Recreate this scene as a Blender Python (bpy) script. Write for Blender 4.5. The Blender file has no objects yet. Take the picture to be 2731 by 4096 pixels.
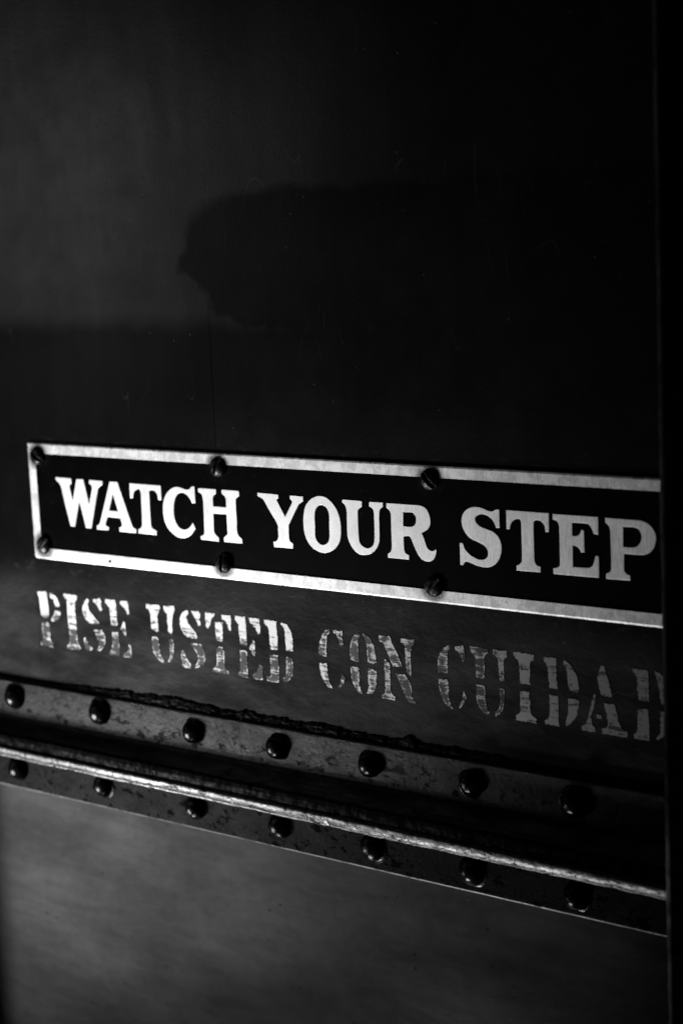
import bpy, bmesh, math, random
import numpy as np
from mathutils import Vector, Matrix, noise
from mathutils.geometry import delaunay_2d_cdt

S = bpy.context.scene
COL = S.collection

# ------------------------------------------------------------------ camera
cam_d = bpy.data.cameras.new('camera')
cam = bpy.data.objects.new('camera', cam_d)
COL.objects.link(cam)
CAM = Vector((0.90947, -0.82716, 0.21812))
RX = Vector((0.79383, 0.60653, -0.04410))
UP = Vector((-0.06230, 0.15325, 0.98622))
BK = RX.cross(UP)
m = Matrix((RX, UP, BK)).transposed().to_4x4()
m.translation = CAM
cam.matrix_world = m
cam_d.sensor_fit = 'VERTICAL'
cam_d.sensor_height = 36.0
cam_d.sensor_width = 24.0
cam_d.lens = 36.0 * 7142.75 / 4096.0
cam_d.clip_start = 0.01
cam_d.clip_end = 50
cam_d.dof.use_dof = True
cam_d.dof.focus_distance = (Vector((0.31, 0, 0.02)) - CAM).dot(-BK)
cam_d.dof.aperture_fstop = 6.3
S.camera = cam

# ------------------------------------------------------------------ world and lamps
W = bpy.data.worlds.new('World')
S.world = W
W.use_nodes = True
bg = W.node_tree.nodes['Background']
bg.inputs[0].default_value = (1, 1, 1, 1)
bg.inputs[1].default_value = 0.001

def aim(o, target):
    d = Vector(target) - o.location
    o.rotation_euler = d.to_track_quat('-Z', 'Y').to_euler()

def area_lamp(name, loc, target, sx, sy, watts, spread=180):
    l = bpy.data.lights.new(name, 'AREA')
    l.shape = 'RECTANGLE'; l.size = sx; l.size_y = sy
    l.energy = watts; l.spread = math.radians(spread)
    o = bpy.data.objects.new(name, l); COL.objects.link(o)
    o.location = loc; aim(o, target)
    return o

def spot_lamp(name, loc, target, cone, blend, radius, watts):
    l = bpy.data.lights.new(name, 'SPOT')
    l.spot_size = math.radians(cone); l.spot_blend = blend
    l.shadow_soft_size = radius; l.energy = watts
    o = bpy.data.objects.new(name, l); COL.objects.link(o)
    o.location = loc; aim(o, target)
    return o

spot_lamp('low_lamp', (-0.28, -0.40, -0.40), (-0.015, 0, -0.085), 54, 1.0, 0.11, 69.0)
spot_lamp('ground_lamp', (0.05, -0.36, -0.80), (0.27, 0, -0.14), 35, 1.0, 0.06, 34.0)
area_lamp('high_lamp', (-0.57, -0.62, 0.24), (-0.09, 0, 0.20), 0.16, 0.36, 0.095, 60)

S.view_settings.view_transform = 'Standard'
S.view_settings.look = 'None'
S.view_settings.exposure = 0
S.view_settings.gamma = 1

# ------------------------------------------------------------------ helpers
def link(o, parent=None):
    COL.objects.link(o)
    if parent: o.parent = parent
    return o

def mesh_obj(name, verts, faces, mat, parent=None, smooth=False):
    me = bpy.data.meshes.new(name)
    me.from_pydata([tuple(v) for v in verts], [], [tuple(f) for f in faces])
    me.materials.append(mat)
    if smooth:
        me.polygons.foreach_set('use_smooth', [True] * len(me.polygons))
    me.update()
    return link(bpy.data.objects.new(name, me), parent)

def bm_obj(name, bm, mat, parent=None, smooth=False):
    me = bpy.data.meshes.new(name)
    bm.to_mesh(me); bm.free()
    me.materials.append(mat)
    if smooth:
        me.polygons.foreach_set('use_smooth', [True] * len(me.polygons))
    return link(bpy.data.objects.new(name, me), parent)

def thing(name, label, cat, group=None):
    o = bpy.data.objects.new(name, None)
    o.empty_display_size = 0.05
    COL.objects.link(o)
    o['label'] = label; o['category'] = cat
    if group: o['group'] = group
    return o

def grid_box(x0, x1, y0, y1, z0, z1):
    """closed box, y0 is the front (towards the camera)"""
    v = [(x, y, z) for x in (x0, x1) for y in (y0, y1) for z in (z0, z1)]
    f = [(0, 1, 3, 2), (4, 6, 7, 5), (0, 4, 5, 1), (2, 3, 7, 6), (0, 2, 6, 4), (1, 5, 7, 3)]
    return v, f

# ------------------------------------------------------------------ material kit
class NT:
    def __init__(s, name):
        s.m = bpy.data.materials.new(name); s.m.use_nodes = True
        s.t = s.m.node_tree; s.b = s.t.nodes['Principled BSDF']
        tc = s.t.nodes.new('ShaderNodeTexCoord'); s.P = tc.outputs['Object']
        sp = s.t.nodes.new('ShaderNodeSeparateXYZ'); s.t.links.new(s.P, sp.inputs[0])
        s.x, s.y, s.z = sp.outputs
    def put(s, sock, v):
        if isinstance(v, bpy.types.NodeSocket): s.t.links.new(v, sock)
        else: sock.default_value = v
    def math(s, op, a, b=0.0, c=0.0, clamp=False):
        n = s.t.nodes.new('ShaderNodeMath'); n.operation = op; n.use_clamp = clamp
        for i, v in enumerate((a, b, c)): s.put(n.inputs[i], v)
        return n.outputs[0]
    def vec(s, sx=1, sy=1, sz=1, src=None):
        n = s.t.nodes.new('ShaderNodeMapping'); n.inputs['Scale'].default_value = (sx, sy, sz)
        s.t.links.new(src or s.P, n.inputs[0]); return n.outputs[0]
    def noise(s, scale, detail=3, rough=0.55, vec=None, dist=0.0):
        n = s.t.nodes.new('ShaderNodeTexNoise')
        n.inputs['Scale'].default_value = scale; n.inputs['Detail'].default_value = detail
        n.inputs['Roughness'].default_value = rough; n.inputs['Distortion'].default_value = dist
        s.t.links.new(vec or s.P, n.inputs['Vector']); return n.outputs[0]
    def voro(s, scale, vec=None, feature='F1'):
        n = s.t.nodes.new('ShaderNodeTexVoronoi'); n.feature = feature
        n.inputs['Scale'].default_value = scale
        s.t.links.new(vec or s.P, n.inputs['Vector']); return n.outputs['Distance']
    def mr(s, v, a, b, c=0.0, d=1.0, smooth=True):
        n = s.t.nodes.new('ShaderNodeMapRange'); n.interpolation_type = 'SMOOTHSTEP' if smooth else 'LINEAR'
        s.put(n.inputs[0], v)
        for i, k in enumerate((a, b, c, d)): s.put(n.inputs[i + 1], k)
        return n.outputs[0]
    def mix(s, f, a, b):
        n = s.t.nodes.new('ShaderNodeMix'); n.data_type = 'FLOAT'
        s.put(n.inputs[0], f); s.put(n.inputs[2], a); s.put(n.inputs[3], b)
        return n.outputs[0]
    def attr(s, name):
        n = s.t.nodes.new('ShaderNodeAttribute'); n.attribute_name = name
        return n.outputs['Fac']
    def grey(s, v):
        n = s.t.nodes.new('ShaderNodeCombineColor')
        for i in range(3): s.put(n.inputs[i], v)
        return n.outputs[0]
    def bump(s, h, strength, dist, prev=None):
        n = s.t.nodes.new('ShaderNodeBump')
        n.inputs['Strength'].default_value = strength; n.inputs['Distance'].default_value = dist
        s.t.links.new(h, n.inputs['Height'])
        if prev is not None: s.t.links.new(prev, n.inputs['Normal'])
        return n.outputs[0]
    def out(s, col, rough, spec=0.5, metal=0.0, normal=None, coat=0.0):
        s.put(s.b.inputs['Base Color'], s.grey(col) if isinstance(col, bpy.types.NodeSocket) else (col, col, col, 1))
        s.put(s.b.inputs['Roughness'], rough)
        s.put(s.b.inputs['Specular IOR Level'], spec)
        s.put(s.b.inputs['Metallic'], metal)
        if coat: s.b.inputs['Coat Weight'].default_value = coat; s.b.inputs['Coat Roughness'].default_value = 0.2
        if normal is not None: s.t.links.new(normal, s.b.inputs['Normal'])
        return s.m

# outlines of the letters on the wall plane, in 0.01 mm: x, z, 1 = smooth point
DATA = {"sign":[
["W",[[2798,5803,0,4234,5790,0,4287,5716,0,4264,5477,0,4087,5338,1,4088,5101,1,4290,4300,0,4765,5775,0,5410,5782,0,5813,4145,0,6160,5172,1,6178,5365,1,6096,5446,1,5943,5536,0,5966,5781,0,7163,5771,0,7205,5718,0,7175,5513,0,6891,5374,1,6723,5160,1,5880,2505,0,5370,2509,0,4905,4276,0,4311,2506,0,3917,2531,0,3557,3857,0,3277,5056,0,3124,5373,1,2808,5595,1,2790,5725,0]]],
["A",[[7856,5765,0,8568,5777,0,9652,2985,0,9782,2825,1,10005,2743,0,9982,2480,0,8467,2488,0,8478,2748,0,8696,2835,1,8738,2987,1,8627,3374,0,7458,3392,0,7237,2907,1,7271,2760,1,7505,2741,0,7471,2491,0,6386,2484,0,6396,2722,0,6659,2868,1,6767,3068,1],[8086,4948,0,8451,3817,0,7615,3824,0]]],
["T",[[9652,5755,0,12397,5748,0,12431,5696,0,12421,4826,0,12402,4800,0,12123,4800,0,12044,5198,1,11806,5372,1,11555,5407,1,11422,5358,1,11381,5273,0,11361,4096,0,11365,3135,0,11433,2930,1,11841,2749,0,11812,2471,0,10200,2483,0,10205,2740,0,10475,2894,1,10568,3110,1,10624,5168,0,10544,5364,1,10349,5412,1,10111,5306,1,9957,5046,1,9895,4791,0,9634,4767,0,9629,5363,0]]],
["C",[[15332,5842,0,15343,4787,0,15053,4753,0,14775,5162,1,14568,5301,1,14300,5376,1,13969,5337,1,13703,5108,1,13538,4769,1,13446,4310,1,13440,3896,1,13546,3490,1,13795,3155,1,14061,3029,1,14306,3013,1,14558,3084,1,14789,3244,1,15039,3515,0,15227,3130,0,14918,2800,1,14630,2594,1,14291,2467,1,14014,2439,1,13685,2465,1,13311,2624,1,12891,2927,1,12618,3345,1,12512,3754,1,12497,4251,1,12605,4755,1,12855,5224,1,13213,5533,1,13557,5696,1,13891,5747,1,14216,5691,1,14592,5614,1,14811,5630,1,15126,5843,0]]],
["H",[[15623,5768,0,17105,5769,0,17143,5711,0,17111,5487,0,16887,5333,1,16834,5127,1,16827,4669,0,17897,4666,0,17908,5190,1,17840,5347,1,17589,5514,0,17584,5735,0,17650,5771,0,18969,5772,0,19032,5696,0,19030,5456,0,18780,5302,1,18723,5078,1,18729,3834,0,18697,3229,1,18798,2954,1,19081,2753,0,19081,2459,0,17579,2461,0,17561,2724,0,17896,2970,0,17891,4223,0,16815,4219,0,16774,3094,0,16867,2897,1,17161,2695,0,17153,2450,0,15636,2462,0,15615,2686,0,15836,2751,0,15956,2915,1,15972,3120,1,16003,4957,0,15926,5359,1,15824,5434,1,15614,5504,0]]],
["Y",[[20519,5746,0,22164,5721,0,22170,5506,0,21992,5389,0,22624,4383,0,23191,5233,0,23223,5352,1,23155,5446,1,23060,5519,0,23073,5722,0,24085,5714,0,24082,5423,0,23838,5292,1,23681,5146,1,22867,3880,0,22850,3131,0,22919,2880,1,23146,2767,0,23127,2450,0,21634,2440,0,21589,2771,0,21836,2828,1,21990,3030,1,22008,3545,0,22001,3821,1,21401,4691,0,21031,5242,0,20888,5391,1,20516,5548,0]]],
["O",[[25359,5819,1,25861,5740,1,26323,5422,1,26635,5019,1,26801,4569,1,26867,4036,1,26808,3416,1,26616,2978,1,26211,2600,1,25717,2395,1,25327,2376,1,24943,2464,1,24517,2705,1,24197,3111,1,24053,3570,1,24019,4075,1,24065,4585,1,24219,5101,1,24484,5427,1,24841,5681,1],[25448,5280,1,25781,5177,1,25961,4957,1,26016,4672,1,25984,4014,1,25965,3356,1,25851,3057,1,25550,2872,1,25259,2877,1,25026,3055,1,24896,3318,1,24913,3941,1,24913,4601,1,24993,4955,1,25201,5200,1]]],
["U",[[27106,5714,0,28441,5697,0,28497,5649,0,28481,5357,0,28243,5215,1,28169,5031,1,28157,3790,0,28211,3232,1,28421,3007,1,28760,2904,1,29059,2995,1,29240,3208,1,29305,3512,1,29344,4470,0,29336,5065,0,29274,5279,1,29013,5422,0,29016,5660,0,29076,5691,0,29997,5699,0,30029,5661,0,30009,5451,0,29809,5312,1,29741,5130,1,29688,3699,0,29653,3378,1,29447,2965,1,29039,2614,1,28690,2498,1,28245,2471,1,27906,2606,1,27577,2944,1,27374,3332,1,27316,3650,1,27347,4939,0,27296,5277,1,27166,5449,1,27037,5542,0,27038,5662,0]]],
["R",[[30271,5688,0,32584,5699,0,32953,5605,1,33198,5349,1,33322,5008,1,33320,4658,1,33130,4354,1,32689,4090,0,32869,3732,1,33058,3238,1,33307,3090,1,33494,3116,1,33675,3227,0,33666,3012,1,33522,2689,1,33281,2494,1,33046,2444,1,32721,2508,1,32449,2722,1,32229,3058,1,32058,3437,1,31908,3760,1,31746,3846,1,31412,3795,0,31414,3035,0,31509,2825,1,31755,2714,0,31743,2457,0,30236,2448,0,30233,2686,0,30457,2843,1,30532,3086,1,30544,4116,0,30564,5025,0,30480,5256,1,30256,5399,0],[31446,5226,0,32094,5248,0,32275,5095,1,32334,4826,1,32250,4547,1,31985,4408,1,31422,4413,0]]],
["S",[[37996,5784,0,37989,4753,0,37758,4738,0,37622,5042,1,37420,5262,1,37131,5406,1,36794,5449,1,36537,5367,1,36381,5176,1,36436,4962,1,36642,4777,1,37102,4627,1,37561,4497,1,37887,4232,1,38061,3848,1,38068,3452,1,37928,3044,1,37664,2697,1,37234,2473,1,36851,2430,1,36384,2490,1,35961,2613,1,35705,2666,1,35595,2620,1,35471,2437,0,35285,2437,0,35293,3708,0,35496,3712,0,35647,3376,1,35937,3105,1,36273,2931,1,36611,2848,1,36867,2869,1,37084,2995,1,37176,3202,1,37123,3488,1,36898,3689,1,36521,3843,1,36016,4024,1,35684,4329,1,35505,4681,1,35463,5043,1,35599,5416,1,35866,5669,1,36213,5810,1,36555,5838,1,36892,5787,1,37225,5682,1,37518,5646,1,37646,5697,1,37774,5770,0]]],
["T",[[38454,5787,0,41167,5778,0,41156,4742,0,40934,4741,0,40872,5082,1,40716,5266,1,40456,5344,1,40273,5318,1,40196,5213,1,40176,3258,0,40201,3010,1,40337,2825,1,40567,2762,0,40549,2447,0,39019,2429,0,39020,2706,0,39251,2826,1,39373,3015,1,39395,5196,0,39334,5323,1,39129,5338,1,38920,5253,1,38739,5045,1,38645,4716,0,38438,4713,0]]],
["E",[[41407,5759,0,44205,5767,0,44208,4806,0,43928,4834,0,43801,5124,1,43650,5313,1,43450,5371,1,42606,5363,0,42604,4632,0,42867,4638,1,43027,4710,1,43179,4989,0,43328,4991,0,43341,3782,0,43116,3765,0,43030,3947,1,42852,4075,1,42609,4117,0,42604,2918,0,43523,2941,0,43772,3042,1,43913,3314,1,44001,3634,0,44198,3637,0,44196,2456,0,41365,2436,0,41365,2750,0,41653,2815,1,41795,2940,0,41809,4724,0,41781,5207,1,41658,5380,1,41408,5464,0]]],
["P",[[44638,5756,0,46773,5747,0,47156,5608,1,47450,5356,1,47614,5017,1,47608,4666,1,47430,4263,1,47169,4028,1,46823,3922,1,45730,3896,0,45711,3023,0,45804,2853,1,46063,2744,0,46067,2471,0,44619,2445,0,44626,2733,0,44858,2833,1,44942,2999,1,44930,5024,0,44849,5335,1,44641,5499,0],[45704,5353,0,46269,5372,0,46591,5277,1,46759,5034,1,46752,4682,1,46574,4394,1,46312,4276,1,45681,4248,0]]]],"stencil":[
["P",[[-22,-2354,0,885,-2286,0,990,-3218,0,970,-4069,0,597,-4144,0,242,-4023,0,159,-3392,0,106,-2735,0],[1224,-2349,0,1662,-2449,1,1961,-2749,1,2124,-3226,0,1679,-3269,0,1553,-2882,1,1233,-2653,0],[1618,-3557,0,2111,-3555,0,2137,-3764,1,1856,-4145,1,1273,-4359,0,1188,-4212,0,1491,-3828,1],[294,-4492,0,831,-4461,0,1014,-4821,1,926,-5494,0,1034,-5743,1,1219,-5889,0,1157,-6171,0,-7,-6128,0,14,-5925,0,237,-5710,1,271,-5374,1,219,-4904,0]]],
["I",[[2565,-2272,0,2797,-2237,0,3828,-2295,0,3819,-2528,0,3640,-2777,1,3599,-3666,0,3620,-4456,0,3617,-5298,1,3698,-5664,1,3885,-5877,0,3840,-6079,0,2580,-6116,0,2601,-5902,0,2849,-5710,1,2900,-5188,1,2889,-4626,0,2822,-3977,0,2849,-3039,0,2820,-2669,1,2575,-2505,0]]],
["S",[[4847,-2372,0,4991,-2534,0,4866,-2846,1,4960,-3206,1,5370,-3582,1,5807,-3999,0,5674,-4073,0,5098,-4109,0,4698,-3950,1,4389,-3494,1,4332,-3082,1,4529,-2693,1],[5388,-2372,0,5737,-2371,0,6000,-2255,0,6163,-2400,0,6110,-2772,0,6199,-3039,0,6044,-3146,0,5870,-2979,0,5704,-2719,1,5372,-2544,0],[4395,-5121,0,4731,-5644,1,5094,-5859,0,4825,-6006,0,4380,-5962,0,4350,-5592,0,4243,-5231,0],[5283,-4516,0,6050,-4458,0,6268,-4828,1,6277,-5288,1,6064,-5682,1,5722,-5952,0,5506,-5883,0,5697,-5537,1,5635,-5173,1,5446,-4823,1]]],
["E",[[6532,-2283,0,7471,-2254,0,7534,-2590,0,7548,-3273,0,7549,-3958,0,7310,-4051,0,6999,-4038,0,6915,-3244,0,6881,-2790,0,6480,-2507,0],[7922,-2280,0,8618,-2214,0,8699,-2478,0,8715,-3066,0,8506,-3132,0,8352,-2783,1,7914,-2508,0],[8122,-3648,0,8272,-3701,0,8282,-4635,0,8097,-4632,0,8000,-4322,0,7838,-4202,0],[7021,-4494,0,7555,-4452,0,7601,-5327,0,7569,-6043,0,6624,-6104,0,6609,-5921,0,6914,-5679,0,6991,-5164,0],[8483,-5161,0,8659,-5256,0,8695,-6052,0,7969,-6089,0,7985,-5904,0,8378,-5653,0]]],
["U",[[10285,-2257,0,11479,-2204,0,11556,-2443,0,11337,-2753,0,11270,-2978,0,11262,-3959,0,11135,-4026,0,10662,-3858,0,10643,-3222,0,10587,-2718,0,10286,-2530,0],[11864,-2214,0,12779,-2137,0,12854,-2388,0,12657,-2767,1,12550,-3210,0,12501,-3991,0,12361,-4067,0,12167,-3972,0,12115,-3254,0,12129,-2783,0,11841,-2487,0],[10664,-4423,0,11032,-4383,0,11216,-4509,0,11284,-5158,1,11345,-5588,1,11587,-5889,0,11548,-6076,0,11334,-6028,0,10922,-5710,1,10707,-5368,1,10676,-4860,0],[12187,-4440,0,12478,-4402,0,12577,-4651,1,12437,-5500,1,12213,-5908,0,11917,-5997,0,12192,-5565,1,12209,-5054,0]]],
["S",[[13782,-2333,0,13995,-2312,0,14016,-2525,0,13864,-2790,1,13957,-3102,1,14258,-3465,1,14564,-3754,1,14707,-4025,0,14677,-4107,0,14276,-4150,0,14068,-4093,0,13695,-4044,1,13346,-3668,1,13213,-3250,1,13295,-2811,1,13485,-2506,1],[14255,-2294,0,14533,-2331,0,14936,-2249,0,15039,-2423,0,14983,-2855,0,15041,-3134,0,14949,-3297,0,14791,-3231,0,14675,-2922,1,14505,-2690,0],[13382,-5014,0,13468,-5130,0,13670,-5576,1,13978,-5865,0,13957,-6138,0,13503,-6192,0,13227,-6079,0,13200,-5522,0,13133,-5168,0],[14137,-4427,0,14977,-4460,0,15182,-4830,1,15256,-5393,1,15059,-5846,0,14879,-5760,0,14672,-6017,0,14361,-6090,0,14353,-5893,0,14609,-5612,1,14595,-5183,1,14342,-4817,1,14100,-4592,0]]],
["T",[[15481,-2297,0,16258,-2274,0,16263,-2427,0,15951,-2770,1,15817,-3117,1,15637,-3344,0,15460,-3154,0,15437,-2739,0],[16268,-2871,0,16921,-2788,0,16867,-3299,0,16856,-4048,0,16529,-4096,0,16281,-4027,0,16275,-3361,0],[16847,-2328,0,17597,-2294,0,17635,-2517,0,17596,-3285,0,17446,-3288,0,17309,-2963,1,17091,-2655,0,16854,-2596,0],[16504,-4440,0,16747,-4434,0,16892,-4668,1,16878,-5378,1,16942,-5829,1,17200,-5987,0,17188,-6147,0,15837,-6141,0,15839,-5897,0,16137,-5757,1,16251,-5534,1,16265,-4905,0,16250,-4594,0]]],
["E",[[17987,-2276,0,18816,-2267,0,18864,-2475,0,18851,-4036,0,18714,-4121,0,18293,-4098,0,18259,-3441,0,18223,-2828,0,17969,-2525,0],[19129,-2285,0,19940,-2244,0,20035,-2763,0,19977,-3238,0,19794,-3258,0,19584,-2892,1,19187,-2585,0],[19402,-3656,0,19499,-3760,0,19488,-4705,0,19357,-4699,0,19170,-4371,0,19058,-4322,0,19073,-4094,0,19248,-3992,0],[18254,-4494,0,18718,-4442,0,18817,-4534,0,18813,-5360,0,18791,-6210,0,18463,-6208,0,17976,-6122,0,17987,-5955,0,18200,-5805,0],[19805,-5182,0,20016,-5383,0,20014,-6184,0,19568,-6218,0,19204,-6172,0,19221,-5930,0,19576,-5723,0]]],
["D",[[20378,-2281,0,21353,-2295,0,21352,-2708,0,21390,-3311,0,21364,-4105,0,20796,-4148,0,20745,-3746,0,20729,-3219,0,20683,-2737,0,20386,-2544,0],[21692,-2337,0,22187,-2387,0,22442,-2755,1,22584,-3303,1,22589,-4048,0,22054,-4088,0,21993,-3448,0,22003,-2882,0,21894,-2611,1,21700,-2450,0],[20707,-4492,0,21342,-4453,0,21380,-5058,0,21332,-6206,0,20815,-6237,0,20352,-6184,0,20369,-5935,0,20683,-5877,0,20721,-5136,0],[22030,-4475,0,22483,-4525,0,22549,-5083,0,22470,-5538,0,22166,-5940,1,21747,-6122,0,21660,-5880,0,21930,-5644,1,21997,-4986,0]]],
["C",[[25484,-2356,0,25497,-2593,0,25300,-2745,0,25208,-3409,1,25184,-4102,0,24926,-4075,0,24588,-4004,0,24636,-3472,1,24890,-2832,1,25182,-2452,1],[25806,-2344,0,26202,-2432,0,26461,-2353,0,26472,-2836,0,26523,-3156,0,26336,-3363,0,26249,-3294,0,26153,-2827,1,25977,-2629,1,25806,-2539,0],[24616,-4550,0,25198,-4526,0,25213,-5204,1,25321,-5674,1,25570,-6038,0,25220,-6016,0,24840,-5557,1,24650,-5096,1],[26296,-5038,0,26551,-5260,0,26368,-5675,1,26030,-5980,0,25980,-5921,0,26184,-5611,0]]],
["O",[[27631,-2389,0,27797,-2414,0,27778,-2588,0,27636,-2797,1,27635,-3788,0,27654,-4131,0,27483,-4172,0,27016,-4032,0,26991,-3515,1,27128,-2938,1,27359,-2568,1],[28009,-2357,0,28458,-2536,1,28749,-2933,1,28881,-3388,1,28926,-4026,0,28687,-4139,0,28325,-4096,0,28276,-3543,0,28255,-2944,1,28142,-2613,1,28019,-2476,0],[26990,-4511,0,27600,-4439,0,27641,-4954,0,27611,-5521,0,27707,-5899,1,27791,-6105,0,27540,-6072,0,27243,-5697,1,27051,-5329,1],[28334,-4430,0,28952,-4537,0,28891,-5233,0,28821,-5586,0,28566,-5985,0,28147,-6017,0,28297,-5652,0,28283,-4919,0]]],
["N",[[29202,-2350,0,30014,-2306,0,30123,-2697,0,30525,-3330,1,30818,-4081,0,30180,-4135,0,30039,-3896,0,29714,-3209,1,29527,-2847,1,29187,-2650,0],[30774,-2364,0,31782,-2297,0,31770,-2558,0,31534,-2795,1,31454,-3436,0,31437,-4558,0,31110,-4322,0,31084,-3267,0,31060,-2721,0,30788,-2582,0],[29536,-3690,0,29921,-3995,0,29928,-5104,0,29972,-5784,1,30256,-5940,0,30234,-6187,0,29258,-6155,0,29267,-5981,0,29506,-5843,0,29541,-5152,0,29516,-4299,0],[30364,-4548,0,30975,-4508,0,31262,-4855,1,31441,-5342,1,31445,-5808,1,31729,-6188,0,31200,-6181,0,30872,-5626,0,30594,-5065,0]]],
["C",[[34274,-2342,0,34240,-2566,0,34077,-2881,1,34056,-3393,0,34052,-4075,0,33376,-4070,0,33350,-3518,1,33523,-2986,1,33841,-2568,1],[34610,-2368,0,34842,-2372,0,35165,-2286,0,35240,-2497,0,35296,-3080,0,35100,-3293,0,35037,-3026,0,34922,-2828,1,34609,-2631,0],[33384,-4476,0,34037,-4452,0,34078,-5010,0,34090,-5564,0,34202,-5892,1,34339,-6195,0,33849,-5939,1,33590,-5543,1,33388,-4968,0],[35107,-4987,0,35289,-5367,0,35051,-5781,1,34791,-6092,0,34723,-5931,0,34985,-5576,1,35048,-5228,0]]],
["U",[[35641,-2284,0,36828,-2320,0,36819,-2550,0,36609,-2762,1,36584,-3435,0,36570,-4065,0,36292,-4091,0,36003,-4029,0,35972,-3549,0,35951,-2837,0,35645,-2535,0],[37194,-2299,0,38124,-2299,0,38096,-2675,0,37903,-2780,0,37881,-3406,0,37883,-4030,0,37737,-4111,0,37573,-4026,0,37526,-3323,0,37473,-2788,1,37193,-2591,0],[35970,-4497,0,36569,-4477,0,36587,-5031,0,36621,-5701,1,36813,-6013,0,36798,-6163,0,36507,-6138,1,36177,-5844,1,35997,-5445,1,35968,-4941,0],[37570,-4516,0,37866,-4512,0,37870,-5075,0,37754,-5677,1,37477,-6050,1,37231,-6197,0,37191,-5983,0,37490,-5670,1,37558,-5116,0]]],
["I",[[38546,-2272,0,39869,-2308,0,39859,-2616,0,39621,-2787,1,39588,-3408,0,39571,-4078,0,38901,-4050,0,38920,-3489,0,38912,-2994,0,38780,-2720,1,38550,-2561,0],[38911,-4476,0,39520,-4510,0,39558,-5064,0,39575,-5725,1,39931,-5987,0,39908,-6260,0,38592,-6233,0,38588,-5941,0,38868,-5757,1,38888,-5151,0]]],
["D",[[40471,-2338,0,41296,-2341,0,41291,-3098,0,41345,-4095,0,40833,-4086,0,40766,-3554,0,40757,-2917,0,40520,-2553,0],[41787,-2367,0,42161,-2606,1,42474,-3005,1,42677,-3514,1,42722,-3849,0,42634,-4117,0,42093,-4074,0,41996,-3647,0,41935,-2924,1,41711,-2561,0],[40794,-4460,0,41371,-4509,0,41373,-5393,0,41366,-6232,0,40493,-6205,0,40471,-6009,0,40757,-5723,1,40812,-5369,0],[42010,-4524,0,42678,-4511,0,42636,-5077,0,42404,-5646,1,41901,-6132,0,41781,-6100,0,41829,-5774,0,41975,-5410,0]]],
["A",[[44146,-2397,0,44278,-2429,0,44449,-3008,1,44597,-3421,1,44750,-4122,0,44106,-4108,0,43956,-3694,1,43864,-3127,0,44010,-2581,0],[43656,-4036,0,43759,-4153,0,43611,-4753,1,43433,-5456,1,43503,-5884,0,43688,-6005,0,43692,-6247,0,42795,-6228,0,42790,-6008,0,43103,-5794,1,43337,-5032,1,43484,-4479,1],[43777,-5191,0,44054,-5178,0,44075,-5417,0,43755,-5437,0],[44228,-4527,0,44862,-4491,0,45033,-5094,1,45280,-5781,1,45653,-5921,0,45625,-6262,0,44082,-6241,0,44061,-5976,0,44410,-5806,1,44398,-5180,0]]],
["D",[[45976,-2357,0,46926,-2353,0,46961,-3222,0,46970,-4072,0,46355,-4057,0,46274,-3450,0,46275,-2881,0,45999,-2487,0],[46268,-4545,0,46886,-4510,0,46948,-5262,0,46940,-6240,0,46016,-6254,0,46020,-6037,0,46244,-5742,0],[47308,-2355,0,47661,-2453,0,48058,-2803,1,48251,-3342,1,48264,-4091,0,47682,-4121,0,47568,-3428,1,47452,-2784,1],[47599,-4519,0,48232,-4472,0,48172,-5093,1,47908,-5744,1,47444,-6143,0,47329,-6017,0,47579,-5696,1]]]]}

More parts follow.
